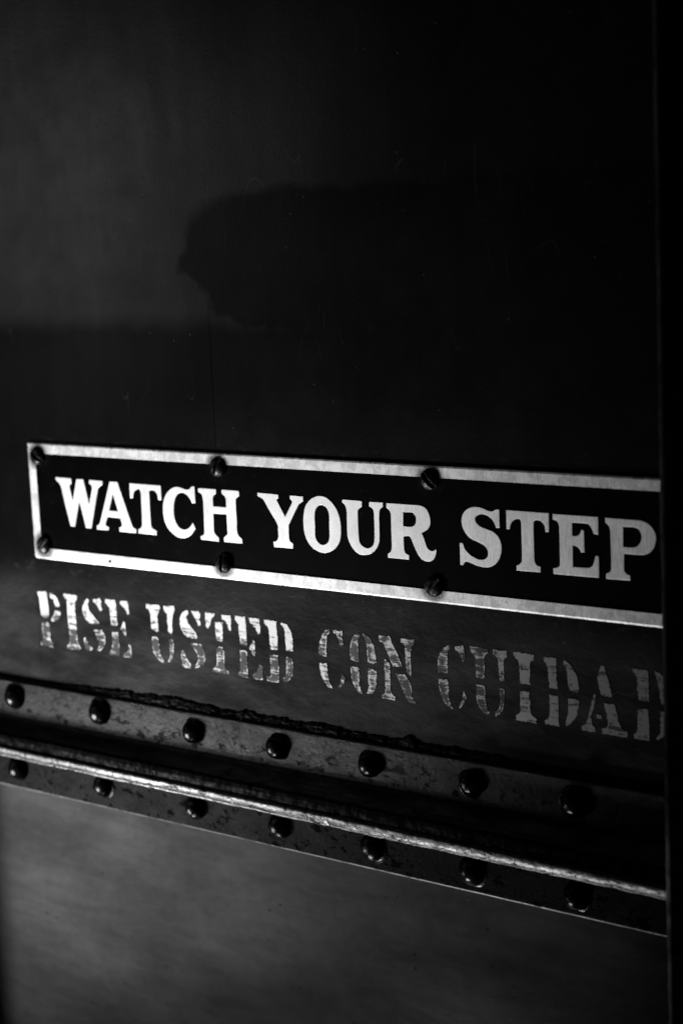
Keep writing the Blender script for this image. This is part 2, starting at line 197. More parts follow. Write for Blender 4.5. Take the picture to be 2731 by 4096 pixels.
# ---- wall paint, upper panel: glossy black, dusty towards the stencil
def mat_upper():
    k = NT('black_wall_paint')
    big = k.noise(9, 3); mid = k.noise(38, 4, 0.6); fine = k.noise(420, 3, 0.6)
    grime = k.noise(26, 6, 0.65, k.vec(0.45, 1, 1.3))
    warp = k.math('MULTIPLY', k.math('SUBTRACT', mid, 0.5), 0.035)
    # reflected sheen painted in as a band above, ragged below, with a darker patch
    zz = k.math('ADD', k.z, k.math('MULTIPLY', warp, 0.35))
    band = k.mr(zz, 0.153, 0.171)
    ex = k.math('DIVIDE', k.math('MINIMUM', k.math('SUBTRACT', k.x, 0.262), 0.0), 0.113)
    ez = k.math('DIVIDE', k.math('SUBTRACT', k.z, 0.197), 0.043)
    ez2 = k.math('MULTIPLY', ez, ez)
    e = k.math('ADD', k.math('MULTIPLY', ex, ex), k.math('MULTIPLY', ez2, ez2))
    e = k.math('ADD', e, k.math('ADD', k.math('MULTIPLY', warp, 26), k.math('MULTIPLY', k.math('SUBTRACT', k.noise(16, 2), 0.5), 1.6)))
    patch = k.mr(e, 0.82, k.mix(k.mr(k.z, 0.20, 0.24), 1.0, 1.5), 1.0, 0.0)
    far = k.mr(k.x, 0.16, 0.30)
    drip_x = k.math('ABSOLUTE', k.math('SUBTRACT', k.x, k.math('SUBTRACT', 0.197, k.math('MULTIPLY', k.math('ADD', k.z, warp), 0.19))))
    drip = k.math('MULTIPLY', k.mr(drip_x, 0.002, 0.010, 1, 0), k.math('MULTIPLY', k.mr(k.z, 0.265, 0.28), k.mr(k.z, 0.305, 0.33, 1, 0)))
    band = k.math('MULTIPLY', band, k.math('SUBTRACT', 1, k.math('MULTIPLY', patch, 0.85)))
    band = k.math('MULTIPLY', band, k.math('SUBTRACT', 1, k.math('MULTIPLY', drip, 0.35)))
    band = k.math('MULTIPLY', band, k.mr(k.x, 0.20, 0.36, 1.0, 0.25))  # painted sheen fades out to the right
    brush = k.noise(30, 4, 0.65, k.vec(1.6, 1, 0.22))
    dust = k.mr(k.z, -0.0, -0.03)                     # dirt below the plate
    dustn = k.math('MULTIPLY', dust, k.mr(grime, 0.34, 0.66, 0.25, 1.2))
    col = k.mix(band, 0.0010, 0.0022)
    col = k.math('ADD', col, k.math('MULTIPLY', k.math('MULTIPLY', dustn, 0.0055), k.mr(big, 0.3, 0.7, 0.7, 1.2)))
    # light specks and worn spots
    sp = k.voro(95, k.vec(1, 1, 1)); spn = k.noise(17, 2)
    spk = k.math('MULTIPLY', k.mr(sp, 0.03, 0.07, 1, 0), k.mr(spn, 0.50, 0.62))
    col = k.math('ADD', col, k.math('MULTIPLY', spk, 0.025))
    # hairline scratches
    for sc_, off in ((16, 0.0), (23, 3.1)):
        hn = k.noise(sc_, 1, 0.5, k.vec(1.7, 1, 0.6), 0.3)
        hair = k.math('MULTIPLY', k.mr(k.math('ABSOLUTE', k.math('SUBTRACT', hn, 0.47 + 0.02 * off)), 0.0006, 0.0022, 1, 0), k.mr(k.noise(11 + 4 * off, 3), 0.56, 0.62))
        col = k.math('ADD', col, k.math('MULTIPLY', hair, 0.007))
    # scuffed line of dirt just under and above the plate
    n2 = k.noise(160, 5, 0.7, k.vec(0.6, 1, 1.4))
    sc = k.math('MULTIPLY', k.mr(k.math('ABSOLUTE', k.math('ADD', k.z, 0.006)), 0.001, 0.007, 1, 0), k.mr(n2, 0.52, 0.68))
    sc2 = k.math('MULTIPLY', k.mr(k.math('ABSOLUTE', k.math('SUBTRACT', k.z, 0.084)), 0.0005, 0.0035, 1, 0), k.mr(n2, 0.5, 0.7))
    col = k.math('ADD', col, k.math('ADD', k.math('MULTIPLY', sc, 0.010), k.math('MULTIPLY', sc2, 0.006)))
    seam = k.math('MULTIPLY', k.mr(k.math('ABSOLUTE', k.math('SUBTRACT', k.x, 0.1715)), 0.0002, 0.0009, 1, 0), k.math('MULTIPLY', k.mr(k.z, 0.08, 0.085), k.mr(k.z, 0.15, 0.19, 1, 0)))
    seam2 = k.math('MULTIPLY', k.mr(k.math('ABSOLUTE', k.math('ADD', k.x, 0.0016)), 0.0002, 0.0008, 1, 0), k.math('MULTIPLY', k.mr(k.z, -0.019, -0.023), k.mr(k.z, -0.077, -0.072)))
    seam = k.math('MAXIMUM', seam, seam2)
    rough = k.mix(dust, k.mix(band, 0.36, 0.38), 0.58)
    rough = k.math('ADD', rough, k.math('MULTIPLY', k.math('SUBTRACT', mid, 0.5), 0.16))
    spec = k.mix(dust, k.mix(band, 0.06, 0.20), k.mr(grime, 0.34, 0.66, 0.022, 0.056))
    spec = k.math('MULTIPLY', spec, k.math('MULTIPLY', k.mr(big, 0.25, 0.75, 0.65, 1.25), k.mr(brush, 0.3, 0.7, 0.91, 1.09)))
    spec = k.math('MULTIPLY', spec, k.math('SUBTRACT', 1, k.math('MULTIPLY', seam, 0.6)))
    pits = k.mr(k.voro(240), 0.05, 0.16, 1, 0)
    pm = k.math('MULTIPLY', pits, k.mr(k.noise(30, 3), 0.5, 0.6))
    h = k.math('ADD', k.math('MULTIPLY', fine, 0.35), k.math('MULTIPLY', pm, 0.5))
    h = k.math('ADD', h, k.math('MULTIPLY', k.math('MULTIPLY', k.noise(110, 5, 0.6, k.vec(0.8, 1, 1.2)), 3.2), k.mr(dust, 0, 1, 0.12, 1.0)))
    nrm = k.bump(h, 0.22, 0.0009)
    return k.out(col, rough, spec, 0, nrm)

def mat_lower():
    k = NT('black_lower_panel_paint')
    big = k.noise(6, 3, 0.5, k.vec(0.8, 1, 2.0)); mid = k.noise(34, 5, 0.6); fine = k.noise(600, 3)
    cloud = k.math('MULTIPLY', k.mr(big, 0.32, 0.68, 0.50, 1.05), k.math('MULTIPLY', k.mr(mid, 0.3, 0.7, 0.84, 1.08), k.mr(k.noise(130, 4, 0.7), 0.3, 0.7, 0.9, 1.08)))
    pitd = k.math('MULTIPLY', k.mr(k.voro(85), 0.05, 0.13, 1, 0), k.mr(k.noise(21, 2), 0.50, 0.58))
    smear = k.noise(75, 5, 0.7, k.vec(0.35, 1, 1.6), 0.5)
    cloud = k.math('MULTIPLY', cloud, k.mr(smear, 0.3, 0.7, 0.84, 1.12))
    cloud = k.math('MULTIPLY', cloud, k.math('SUBTRACT', 1, k.math('MULTIPLY', pitd, 0.6)))
    hn = k.noise(15, 1, 0.5, k.vec(0.7, 1, 1.6), 0.3)
    hair = k.math('MULTIPLY', k.mr(k.math('ABSOLUTE', k.math('SUBTRACT', hn, 0.5)), 0.0008, 0.0024, 1, 0), k.mr(k.noise(13, 3), 0.54, 0.60))
    cloud = k.math('MULTIPLY', cloud, k.math('ADD', 1, k.math('MULTIPLY', hair, 0.45)))
    col = k.math('MULTIPLY', cloud, 0.0038)
    spec = k.math('MULTIPLY', cloud, 0.084)
    rough = k.mr(mid, 0.3, 0.7, 0.50, 0.56)
    lump = k.mr(k.voro(70), 0.02, 0.10, 1, 0)
    lump = k.math('MULTIPLY', lump, k.mr(k.noise(24, 2), 0.54, 0.60))
    fl = k.mr(k.voro(300), 0.05, 0.22, 1, 0)
    fl = k.math('MULTIPLY', fl, k.mr(k.noise(60, 2), 0.5, 0.6))
    h = k.math('ADD', k.math('ADD', k.math('MULTIPLY', fine, 0.18), lump), k.math('MULTIPLY', fl, 0.35))
    h = k.math('ADD', h, k.math('MULTIPLY', k.noise(55, 3), 0.5))
    nrm = k.bump(h, 0.22, 0.0008)
    return k.out(col, rough, spec, 0, nrm)

def mat_rail():
    k = NT('thick_black_rail_paint')
    mid = k.noise(60, 5, 0.65); fine = k.noise(330, 5, 0.65); big = k.noise(14, 3)
    pit = k.mr(k.noise(230, 4, 0.7, k.vec(0.8, 1, 1)), 0.34, 0.44, 1, 0)
    chip = k.mr(k.noise(105, 5, 0.7, k.vec(0.7, 1, 1.2)), 0.37, 0.41, 1, 0)
    flange = k.math('MULTIPLY', k.mr(k.z, -0.116, -0.106), 1.0)
    zr = k.math('SUBTRACT', k.z, k.math('ADD', 0.0012, k.math('MULTIPLY', k.math('SUBTRACT', 0.42, k.x), 0.0029)))
    nosem = k.math('MULTIPLY', k.mr(k.y, -0.012, -0.016), k.mr(zr, -0.1322, -0.1334))
    lowf = k.mr(zr, -0.1425, -0.145)
    grey = k.mix(flange, 0.0020, 0.0056)
    col = k.math('MULTIPLY', grey, k.math('MULTIPLY', k.mr(big, 0.3, 0.7, 0.7, 1.3), k.mr(mid, 0.35, 0.65, 0.6, 1.3)))
    col = k.math('MULTIPLY', col, k.math('SUBTRACT', 1, k.math('MULTIPLY', k.math('MAXIMUM', pit, chip), k.mr(k.z, -0.095, -0.106, 0.35, 0.85))))
    rough = k.mix(nosem, k.mr(mid, 0.3, 0.7, 0.40, 0.54), k.mr(mid, 0.3, 0.7, 0.33, 0.44))
    spec = k.mix(flange, 0.05, 0.062)
    spec = k.mix(lowf, spec, 0.012)
    shelf = k.math('MULTIPLY', k.mr(k.y, -0.018, -0.021), k.math('SUBTRACT', 1, nosem))
    cove = k.math('MULTIPLY', k.mr(k.y, -0.0066, -0.009), k.math('MULTIPLY', k.mr(k.y, -0.021, -0.018), k.mr(k.z, -0.130, -0.127)))
    spec = k.mix(cove, spec, k.mr(k.noise(70, 4, 0.65, k.vec(0.35, 1, 1.4)), 0.3, 0.7, 0.10, 0.9))
    col = k.mix(cove, col, 0.012)  # cove painted lighter to lift its shade
    spec = k.mix(shelf, spec, k.mr(k.noise(210, 3, 0.6, k.vec(1.2, 1, 0.8)), 0.35, 0.7, 0.004, 0.045))
    spec = k.mix(nosem, spec, k.mr(k.noise(120, 4, 0.7), 0.32, 0.5, 0.20, 0.60))
    glint_dim = k.math('MULTIPLY', nosem, k.mr(k.x, 0.02, 0.16, 0.65, 0.0))  # nose highlight dimmed towards the left by lowering its gloss
    spec = k.math('MULTIPLY', spec, k.math('SUBTRACT', 1, glint_dim))
    edges = k.math('MAXIMUM', k.mr(zr, -0.1692, -0.1700), k.math('MULTIPLY', k.mr(k.z, -0.0912, -0.0903), 0.35))  # lit top and bottom edges, painted lighter and glossier
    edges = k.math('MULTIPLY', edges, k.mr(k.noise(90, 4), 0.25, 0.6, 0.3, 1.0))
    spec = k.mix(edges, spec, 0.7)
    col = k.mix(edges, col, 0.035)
    spec = k.math('MULTIPLY', spec, k.math('SUBTRACT', 1, k.math('MULTIPLY', k.math('MAXIMUM', chip, pit), k.mr(k.z, -0.095, -0.106, 0.3, 0.8))))
    h = k.math('ADD', k.math('MULTIPLY', fine, 0.8), k.math('MULTIPLY', mid, 0.6))
    h = k.math('SUBTRACT', h, k.math('MULTIPLY', chip, 0.5))
    crk = k.voro(60, k.vec(1.3, 1, 0.55), 'DISTANCE_TO_EDGE')
    crk = k.math('MULTIPLY', k.mr(crk, 0.0, 0.02, 1, 0), k.mr(k.noise(20, 2), 0.60, 0.66))
    h = k.math('SUBTRACT', h, k.math('MULTIPLY', crk, 0.5))
    nrm = k.bump(h, 0.40, 0.0010)
    return k.out(col, rough, spec, 0, nrm)

def mat_rivet():
    k = NT('black_rivet_paint')
    h = k.noise(420, 4, 0.6)
    nrm = k.bump(h, 0.30, 0.0008)
    return k.out(k.mr(k.noise(200, 3), 0.3, 0.7, 0.0006, 0.0015), 0.22, 0.075, 0, nrm)

def mat_seal():
    k = NT('dirty_black_sealant')
    h = k.noise(380, 5, 0.65)
    return k.out(k.mr(k.noise(160, 3), 0.35, 0.7, 0.0008, 0.003), 0.5, 0.06, 0, k.bump(h, 0.5, 0.001))

SCREWS = [(0.0122, 0.0719, -38), (0.1744, 0.0719, 64), (0.3342, 0.0723, -47),
          (0.0123, 0.0104, 45), (0.1748, 0.0107, 84), (0.3344, 0.0104, 52)]

def screw_rings(k, r0, r1):
    """ring mask round each screw head, for dirt and painted contact shade"""
    tot = None
    wob = k.math('MULTIPLY', k.math('SUBTRACT', k.noise(230, 3), 0.5), 0.0022)
    for sx, sz, a in SCREWS:
        dx = k.math('SUBTRACT', k.x, sx); dz = k.math('SUBTRACT', k.z, sz)
        d = k.math('SQRT', k.math('ADD', k.math('MULTIPLY', dx, dx), k.math('MULTIPLY', dz, dz)))
        mk = k.mr(k.math('ADD', d, wob), r0, r1, 1, 0)
        tot = mk if tot is None else k.math('MAXIMUM', tot, mk)
    return tot

def mat_metal(rings=True, name='pale_brushed_metal'):
    k = NT(name)
    grain = k.noise(1300, 2, 0.7)
    scr = k.noise(120, 4, 0.7, k.vec(14, 1, 0.9))
    blot = k.noise(48, 5, 0.65)
    speck = k.mr(k.voro(190), 0.04, 0.09, 1, 0)
    speck = k.math('MULTIPLY', speck, k.mr(k.noise(70, 2), 0.48, 0.55))
    right_mix = k.mr(k.x, 0.22, 0.47)                       # grain and scratches darken the metal more towards the right end
    base = k.mr(blot, 0.3, 0.7, 0.53, 0.64)
    col = k.math('MULTIPLY', base, k.math('SUBTRACT', 1, k.math('MULTIPLY', k.mr(grain, 0.25, 0.75), k.mix(right_mix, 0.10, 0.26))))
    col = k.math('MULTIPLY', col, k.math('SUBTRACT', 1, k.math('MULTIPLY', k.mr(scr, 0.35, 0.65), k.mix(right_mix, 0.06, 0.32))))
    col = k.math('MULTIPLY', col, k.math('SUBTRACT', 1, k.math('MULTIPLY', speck, 0.7)))
    if rings:
        ring = screw_rings(k, 0.0068, 0.0116)  # dirt and contact shade painted dark round the screws
        ring = k.math('MULTIPLY', ring, k.mr(k.noise(700, 3), 0.25, 0.7, 0.75, 1.0))
        col = k.math('MULTIPLY', col, k.math('SUBTRACT', 1, k.math('MULTIPLY', ring, 0.93)))
        edge = k.math('MULTIPLY', k.mr(k.z, 0.0785, 0.0800), k.mr(k.noise(90, 5, 0.7), 0.52, 0.60))
        inner = k.math('MAXIMUM', k.mr(k.z, 0.0750, 0.0735), k.mr(k.z, 0.0068, 0.0083))
        inner = k.math('MULTIPLY', inner, k.math('MULTIPLY', k.mr(k.noise(130, 5, 0.75), 0.42, 0.58), 0.45))
        edge = k.math('MAXIMUM', edge, inner)
        col = k.math('MULTIPLY', col, k.math('SUBTRACT', 1, k.math('MULTIPLY', edge, 0.65)))
    nrm = k.bump(k.math('ADD', k.math('MULTIPLY', scr, 0.5), grain), 0.12, 0.0002)
    return k.out(col, 0.48, 0.5, 0.35, nrm)

def mat_enamel():
    k = NT('black_enamel')
    col = k.mr(k.noise(60, 4), 0.4, 0.75, 0.0004, 0.0010)
    scuff = k.math('MULTIPLY', k.mr(k.noise(150, 5, 0.75, k.vec(0.7, 1, 1.1)), 0.60, 0.70), k.mr(k.noise(22, 2), 0.45, 0.6))
    col = k.math('ADD', col, k.math('MULTIPLY', scuff, 0.004))
    ring = screw_rings(k, 0.0062, 0.0120)
    n = k.mr(k.noise(260, 4, 0.7), 0.40, 0.7)
    col = k.math('ADD', col, k.math('MULTIPLY', k.math('MULTIPLY', ring, n), 0.003))
    return k.out(col, 0.42, 0.012, 0, k.bump(k.noise(300, 4), 0.06, 0.0005))

def mat_screw():
    k = NT('worn_black_screw')
    w = k.mr(k.noise(420, 4, 0.7), 0.52, 0.68)
    return k.out(k.mix(w, 0.0012, 0.014), 0.30, 0.12, 0, k.bump(k.noise(700, 4, 0.6), 0.35, 0.0006))

def mat_stencil():
    k = NT('worn_white_stencil_paint')
    edge = k.attr('edge'); solid = k.attr('solid')
    streak = k.noise(300, 4, 0.75, k.vec(0.13, 1, 1.25), 0.4)
    blot = k.noise(170, 4, 0.65)
    v = k.math('ADD', k.math('MULTIPLY', streak, 0.62), k.math('MULTIPLY', blot, 0.38))
    flake = k.mr(k.noise(520, 3, 0.7), 0.40, 0.52, 0.30, 0.0)      # paint flaked off along the outline
    v = k.math('SUBTRACT', v, k.math('MULTIPLY', flake, k.mr(edge, 0.2, 0.9, 1.0, 0.0)))
    rim = k.math('MULTIPLY', k.mr(edge, 0.25, 1.1, 1.0, 0.0), k.mr(k.noise(140, 2), 0.3, 0.7, 0.0, 1.6))               # paint pooled along the cut edge
    v = k.math('ADD', v, k.math('MULTIPLY', rim, 0.11))
    v = k.math('ADD', v, k.math('MULTIPLY', k.math('SUBTRACT', solid, 0.5), 0.27))
    v = k.math('ADD', 0.5, k.math('MULTIPLY', k.math('SUBTRACT', v, 0.5), 1.5))
    cov = k.mr(v, 0.42, 0.60)
    film = k.mix(solid, 0.03, 0.16)
    cov = k.math('MAXIMUM', cov, film)
    right_fade = k.mr(k.x, 0.20, 0.43, 1.0, 0.15)  # light falloff to the right and thinner film, put into the colour
    col = k.mix(cov, 0.006, k.math('MULTIPLY', right_fade, 0.44))
    return k.out(col, 0.6, k.mix(cov, 0.06, 0.3), 0, k.bump(k.math('ADD', cov, k.noise(300, 3)), 0.3, 0.0004))

def mat_post():
    k = NT('black_post_paint')
    mid = k.noise(55, 4, 0.6)
    nrm = k.bump(mid, 0.3, 0.002)
    worn = k.math('MULTIPLY', k.mr(k.y, -0.0560, -0.0585), k.mr(k.x, 0.5105, 0.5120, 1, 0))  # mask of the edge highlight painted into the post colour
    worn = k.math('MULTIPLY', worn, k.mr(k.z, -0.075, -0.115, 0.12, 1.0))  # painted highlight grows stronger lower down
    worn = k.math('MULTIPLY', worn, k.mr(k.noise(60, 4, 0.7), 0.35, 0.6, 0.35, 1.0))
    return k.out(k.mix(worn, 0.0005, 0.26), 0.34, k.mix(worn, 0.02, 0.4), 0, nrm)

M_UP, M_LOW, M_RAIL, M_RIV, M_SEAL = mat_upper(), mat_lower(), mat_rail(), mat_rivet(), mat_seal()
M_MET, M_LET, M_ENA = mat_metal(True), mat_metal(False, 'pale_letter_metal'), mat_enamel()
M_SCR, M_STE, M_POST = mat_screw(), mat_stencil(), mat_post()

# ------------------------------------------------------------------ the steel wall
wall = thing('steel_wall', 'black painted riveted steel wall with worn white stencilled words under the metal sign', 'wall')
wall['kind'] = 'thing'
v, f = grid_box(-1.6, 0.9, 0.0, 0.006, -0.128, 1.3)
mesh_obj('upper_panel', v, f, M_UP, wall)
v, f = grid_box(-1.6, 0.9, 0.0, 0.006, -1.3, -0.130)
mesh_obj('lower_panel', v, f, M_LOW, wall)

v, f = grid_box(-0.20, -0.094, -0.052, 0.0, -1.3, 1.3)  # unseen block added left of frame to shade the wall's left edge
mesh_obj('shade_blocker', v, f, M_POST, wall)

# rail profile: (out from wall, z), from the top edge down
PROF = [(-0.001, -0.0893), (0.0045, -0.0893), (0.0056, -0.0897), (0.0060, -0.0906), (0.0060, -0.1115), (0.0063, -0.1145),
        (0.0075, -0.1175), (0.0105, -0.1205), (0.0150, -0.1228), (0.0190, -0.1241), (0.0216, -0.1258), (0.0226, -0.1285),
        (0.0229, -0.1318), (0.0229, -0.1328), (0.0246, -0.1333), (0.02535, -0.1341), (0.0255, -0.1352), (0.0254, -0.1362),
        (0.02515, -0.1373), (0.0247, -0.1384), (0.0241, -0.1395), (0.0231, -0.1398), (0.0235, -0.1404), (0.0227, -0.1414), (0.0205, -0.1421), (0.0160, -0.1424), (0.0085, -0.1430),
        (0.0062, -0.1445), (0.0055, -0.1470), (0.0052, -0.1690), (0.0048, -0.1701), (0.0039, -0.1709), (0.0026, -0.1714), (-0.001, -0.1715)]
def resample(pts, step):
    out = []
    for a, b in zip(pts[:-1], pts[1:]):
        d = math.dist(a, b); n = max(1, round(d / step))
        out += [(a[0] + (b[0] - a[0]) * i / n, a[1] + (b[1] - a[1]) * i / n) for i in range(n)]
    return out + [pts[-1]]
pr = resample(PROF, 0.0007)
nr = []
for i in range(len(pr)):
    a = pr[max(0, i - 1)]; b = pr[min(len(pr) - 1, i + 1)]
    t = Vector((b[0] - a[0], b[1] - a[1])); t.normalize()
    nr.append((-t[1], t[0]))            # pointing away from the metal
xs = np.arange(-0.0935, 0.62, 0.0009)
verts = []
for xi in xs:
    for (o_, z0_), (no, nz) in zip(pr, nr):
        w_ = max(0.0, min(1.0, (-0.114 - z0_) / 0.012))      # the rail rises a touch towards its left end
        z_ = z0_ + w_ * (0.0012 + 0.0013 * (0.42 - xi) / 0.45)
        p = Vector((xi, o_, z_))
        a1 = noise.noise(p * 95) ; a2 = noise.noise(p * 380 + Vector((7, 3, 1)))
        nose = max(0.0, min(1.0, (o_ - 0.015) / 0.006))
        amp = (0.00010 + 0.00022 * nose) * a1 + (0.00005 + 0.00012 * nose) * a2
        if nose > 0:
            c = noise.noise(Vector((xi * 260, o_ * 60, z_ * 120)))
            if c > 0.28: amp -= 0.0009 * (c - 0.28) * nose
            amp += 0.0004 * nose * noise.noise(Vector((xi * 40, 0, z_ * 60)))
        if o_ <= 0: amp = 0
        verts.append((xi, -(o_ + no * amp), z_ + nz * amp))
n = len(pr); faces = []
for i in range(len(xs) - 1):
    for j in range(n - 1):
        a = i * n + j
        faces.append((a, a + 1, a + n + 1, a + n))
rail = mesh_obj('moulding', verts, faces, M_RAIL, wall, True)

def dome_mesh(R, H, seed):
    """painted rivet head: dome with a small collar of paint at its foot"""
    bm = bmesh.new(); rings = []
    prof = [(1.24, -0.02), (1.14, 0.02), (1.06, 0.05), (1.0, 0.10)] + [(math.cos(t * math.pi / 180), 0.10 + 0.90 * math.sin(t * math.pi / 180)) for t in (12, 24, 36, 47, 57, 66, 74, 82)]
    N = 40
    for rr, hh in prof:
        ring = []
        for q in range(N):
            t = 2 * math.pi * q / N
            w = 1 + 0.075 * noise.noise(Vector((math.cos(t) * 1.5 + seed, math.sin(t) * 1.5, hh * 2)))
            ring.append(bm.verts.new((R * rr * w * math.cos(t), -H * hh, R * rr * w * math.sin(t))))
        rings.append(ring)
    top = bm.verts.new((0, -H, 0))
    for a, b in zip(rings[:-1], rings[1:]):
        for q in range(N): bm.faces.new((a[q], a[(q + 1) % N], b[(q + 1) % N], b[q]))
    for q in range(N): bm.faces.new((rings[-1][q], rings[-1][(q + 1) % N], top))
    bmesh.ops.recalc_face_normals(bm, faces=bm.faces)
    me = bpy.data.meshes.new('rivet'); bm.to_mesh(me); bm.free()
    me.materials.append(M_RIV)
    me.polygons.foreach_set('use_smooth', [True] * len(me.polygons))
    return me
RIVS = [dome_mesh(0.0080, 0.0076, s * 3.1) for s in range(4)]
upper = [(-0.0216, -0.0999), (0.0616, -0.1003), (0.1463, -0.1017), (0.2166, -0.1015),
         (0.2881, -0.1022), (0.3604, -0.1018), (0.4281, -0.1027)]
lower = [(-0.0258, -0.1528), (0.0578, -0.1522), (0.1427, -0.1536), (0.2133, -0.1540),
         (0.2849, -0.1545), (0.3566, -0.1555), (0.4263, -0.1565)]
rnd = random.Random(5)
for i, (px, pz) in enumerate(upper + lower):
    o = bpy.data.objects.new('rivet', RIVS[i % 4])
    o.location = (px - (0.0020 if i < len(upper) else 0.0004), -0.0058 if i < len(upper) else -0.0052, pz)
    o.rotation_euler = (rnd.uniform(-0.09, 0.09), rnd.uniform(0, 6.28), rnd.uniform(-0.09, 0.09))
    g_ = rnd.uniform(0.94, 1.07)
    o.scale = (g_, rnd.uniform(0.88, 1.08), g_)
    link(o, rail)

# lumpy sealant squeezed out along the rail's top edge
xs2 = np.arange(-0.0935, 0.60, 0.0010); prof2 = 14
verts, faces = [], []
for xi in xs2:
    act = max(0.0, min(1.0, (xi - 0.00) / 0.08)) * max(0.25, min(1.0, (0.42 - xi) / 0.08))
    a = noise.noise(Vector((xi * 120, 3.3, 0))); b = noise.noise(Vector((xi * 330, 9.1, 0))); c = noise.noise(Vector((xi * 45, 1.7, 4)))
    hgt = 0.0028 + act * (0.0030 + 0.0024 * a + 0.0012 * b + 0.0022 * c)
    out_ = 0.0020 + act * (0.0012 + 0.0010 * b + 0.0008 * c)
    for j in range(prof2):
        t = j / (prof2 - 1)
        z = -0.0897 + hgt * t
        y = out_ * math.cos(t * math.pi / 2) ** 0.7 if t < 1 else -0.0006
        y += act * 0.0006 * noise.noise(Vector((xi * 420, t * 5, 2))) + act * 0.0006 * noise.noise(Vector((xi * 150, t * 3, 6)))
        verts.append((xi, -max(y, -0.0006), z))
for i in range(len(xs2) - 1):
    for j in range(prof2 - 1):
        a = i * prof2 + j
        faces.append((a, a + prof2, a + prof2 + 1, a + 1))
mesh_obj('sealant', verts, faces, M_SEAL, wall, True)

# ------------------------------------------------------------------ lettering
def smooth_contour(flat, step=0.0004):
    P = [(flat[i] * 1e-5, flat[i + 1] * 1e-5, flat[i + 2]) for i in range(0, len(flat), 3)]
    n = len(P); out = []
    for i in range(n):
        p, a, b, q = P[i - 1], P[i], P[(i + 1) % n], P[(i + 2) % n]
        d = math.dist(a[:2], b[:2]); k = max(1, int(d / step))
        if not (a[2] or b[2]):
            out += [(a[0] + (b[0] - a[0]) * t / k, a[1] + (b[1] - a[1]) * t / k) for t in range(k)]
            continue
        ta = [(b[j] - p[j]) / 2 if a[2] else (b[j] - a[j]) for j in (0, 1)]
        tb = [(q[j] - a[j]) / 2 if b[2] else (b[j] - a[j]) for j in (0, 1)]
        for T in (ta, tb):                      # keep tangents no longer than the span
            l = math.hypot(*T)
            if l > 1e-9:
                s_ = d / l
                T[0] *= s_; T[1] *= s_
        for s_ in range(k):
            t = s_ / k; h1 = 2*t**3 - 3*t**2 + 1; h2 = t**3 - 2*t**2 + t; h3 = -2*t**3 + 3*t**2; h4 = t**3 - t**2
            out.append(tuple(h1 * a[j] + h2 * ta[j] + h3 * b[j] + h4 * tb[j] for j in (0, 1)))
    return out

def raised_letter(name, contours, y_back, y_front, mat, parent, bevel=0.00018):
    cu = bpy.data.curves.new(name, 'CURVE'); cu.dimensions = '2D'; cu.fill_mode = 'BOTH'
    for c in contours:
        pts = smooth_contour(c, 0.0009)
        sp = cu.splines.new('POLY'); sp.points.add(len(pts) - 1)
        for i, (x, z) in enumerate(pts): sp.points[i].co = (x, z, 0, 1)
        sp.use_cyclic_u = True
    cu.extrude = (y_back - y_front) / 2 - bevel; cu.bevel_depth = bevel; cu.bevel_resolution = 1
    cu.offset = -bevel
    tmp = bpy.data.objects.new('tmp', cu)
    me = bpy.data.meshes.new_from_object(tmp)
    bpy.data.objects.remove(tmp); bpy.data.curves.remove(cu)
    me.name = name
    me.transform(Matrix(((1, 0, 0, 0), (0, 0, -1, (y_back + y_front) / 2), (0, 1, 0, 0), (0, 0, 0, 1))))
    me.materials.clear(); me.materials.append(mat)
    me.polygons.foreach_set('use_smooth', [False] * len(me.polygons))
    return link(bpy.data.objects.new(name, me), parent)

def inside(poly, pts):
    x, y = pts[:, 0], pts[:, 1]; r = np.zeros(len(pts), bool)
    q = np.roll(poly, -1, 0)
    for (x1, y1), (x2, y2) in zip(poly, q):
        if y1 == y2: continue
        c = ((y1 > y) != (y2 > y)) & (x < (x2 - x1) * (y - y1) / (y2 - y1) + x1)
        r ^= c
    return r

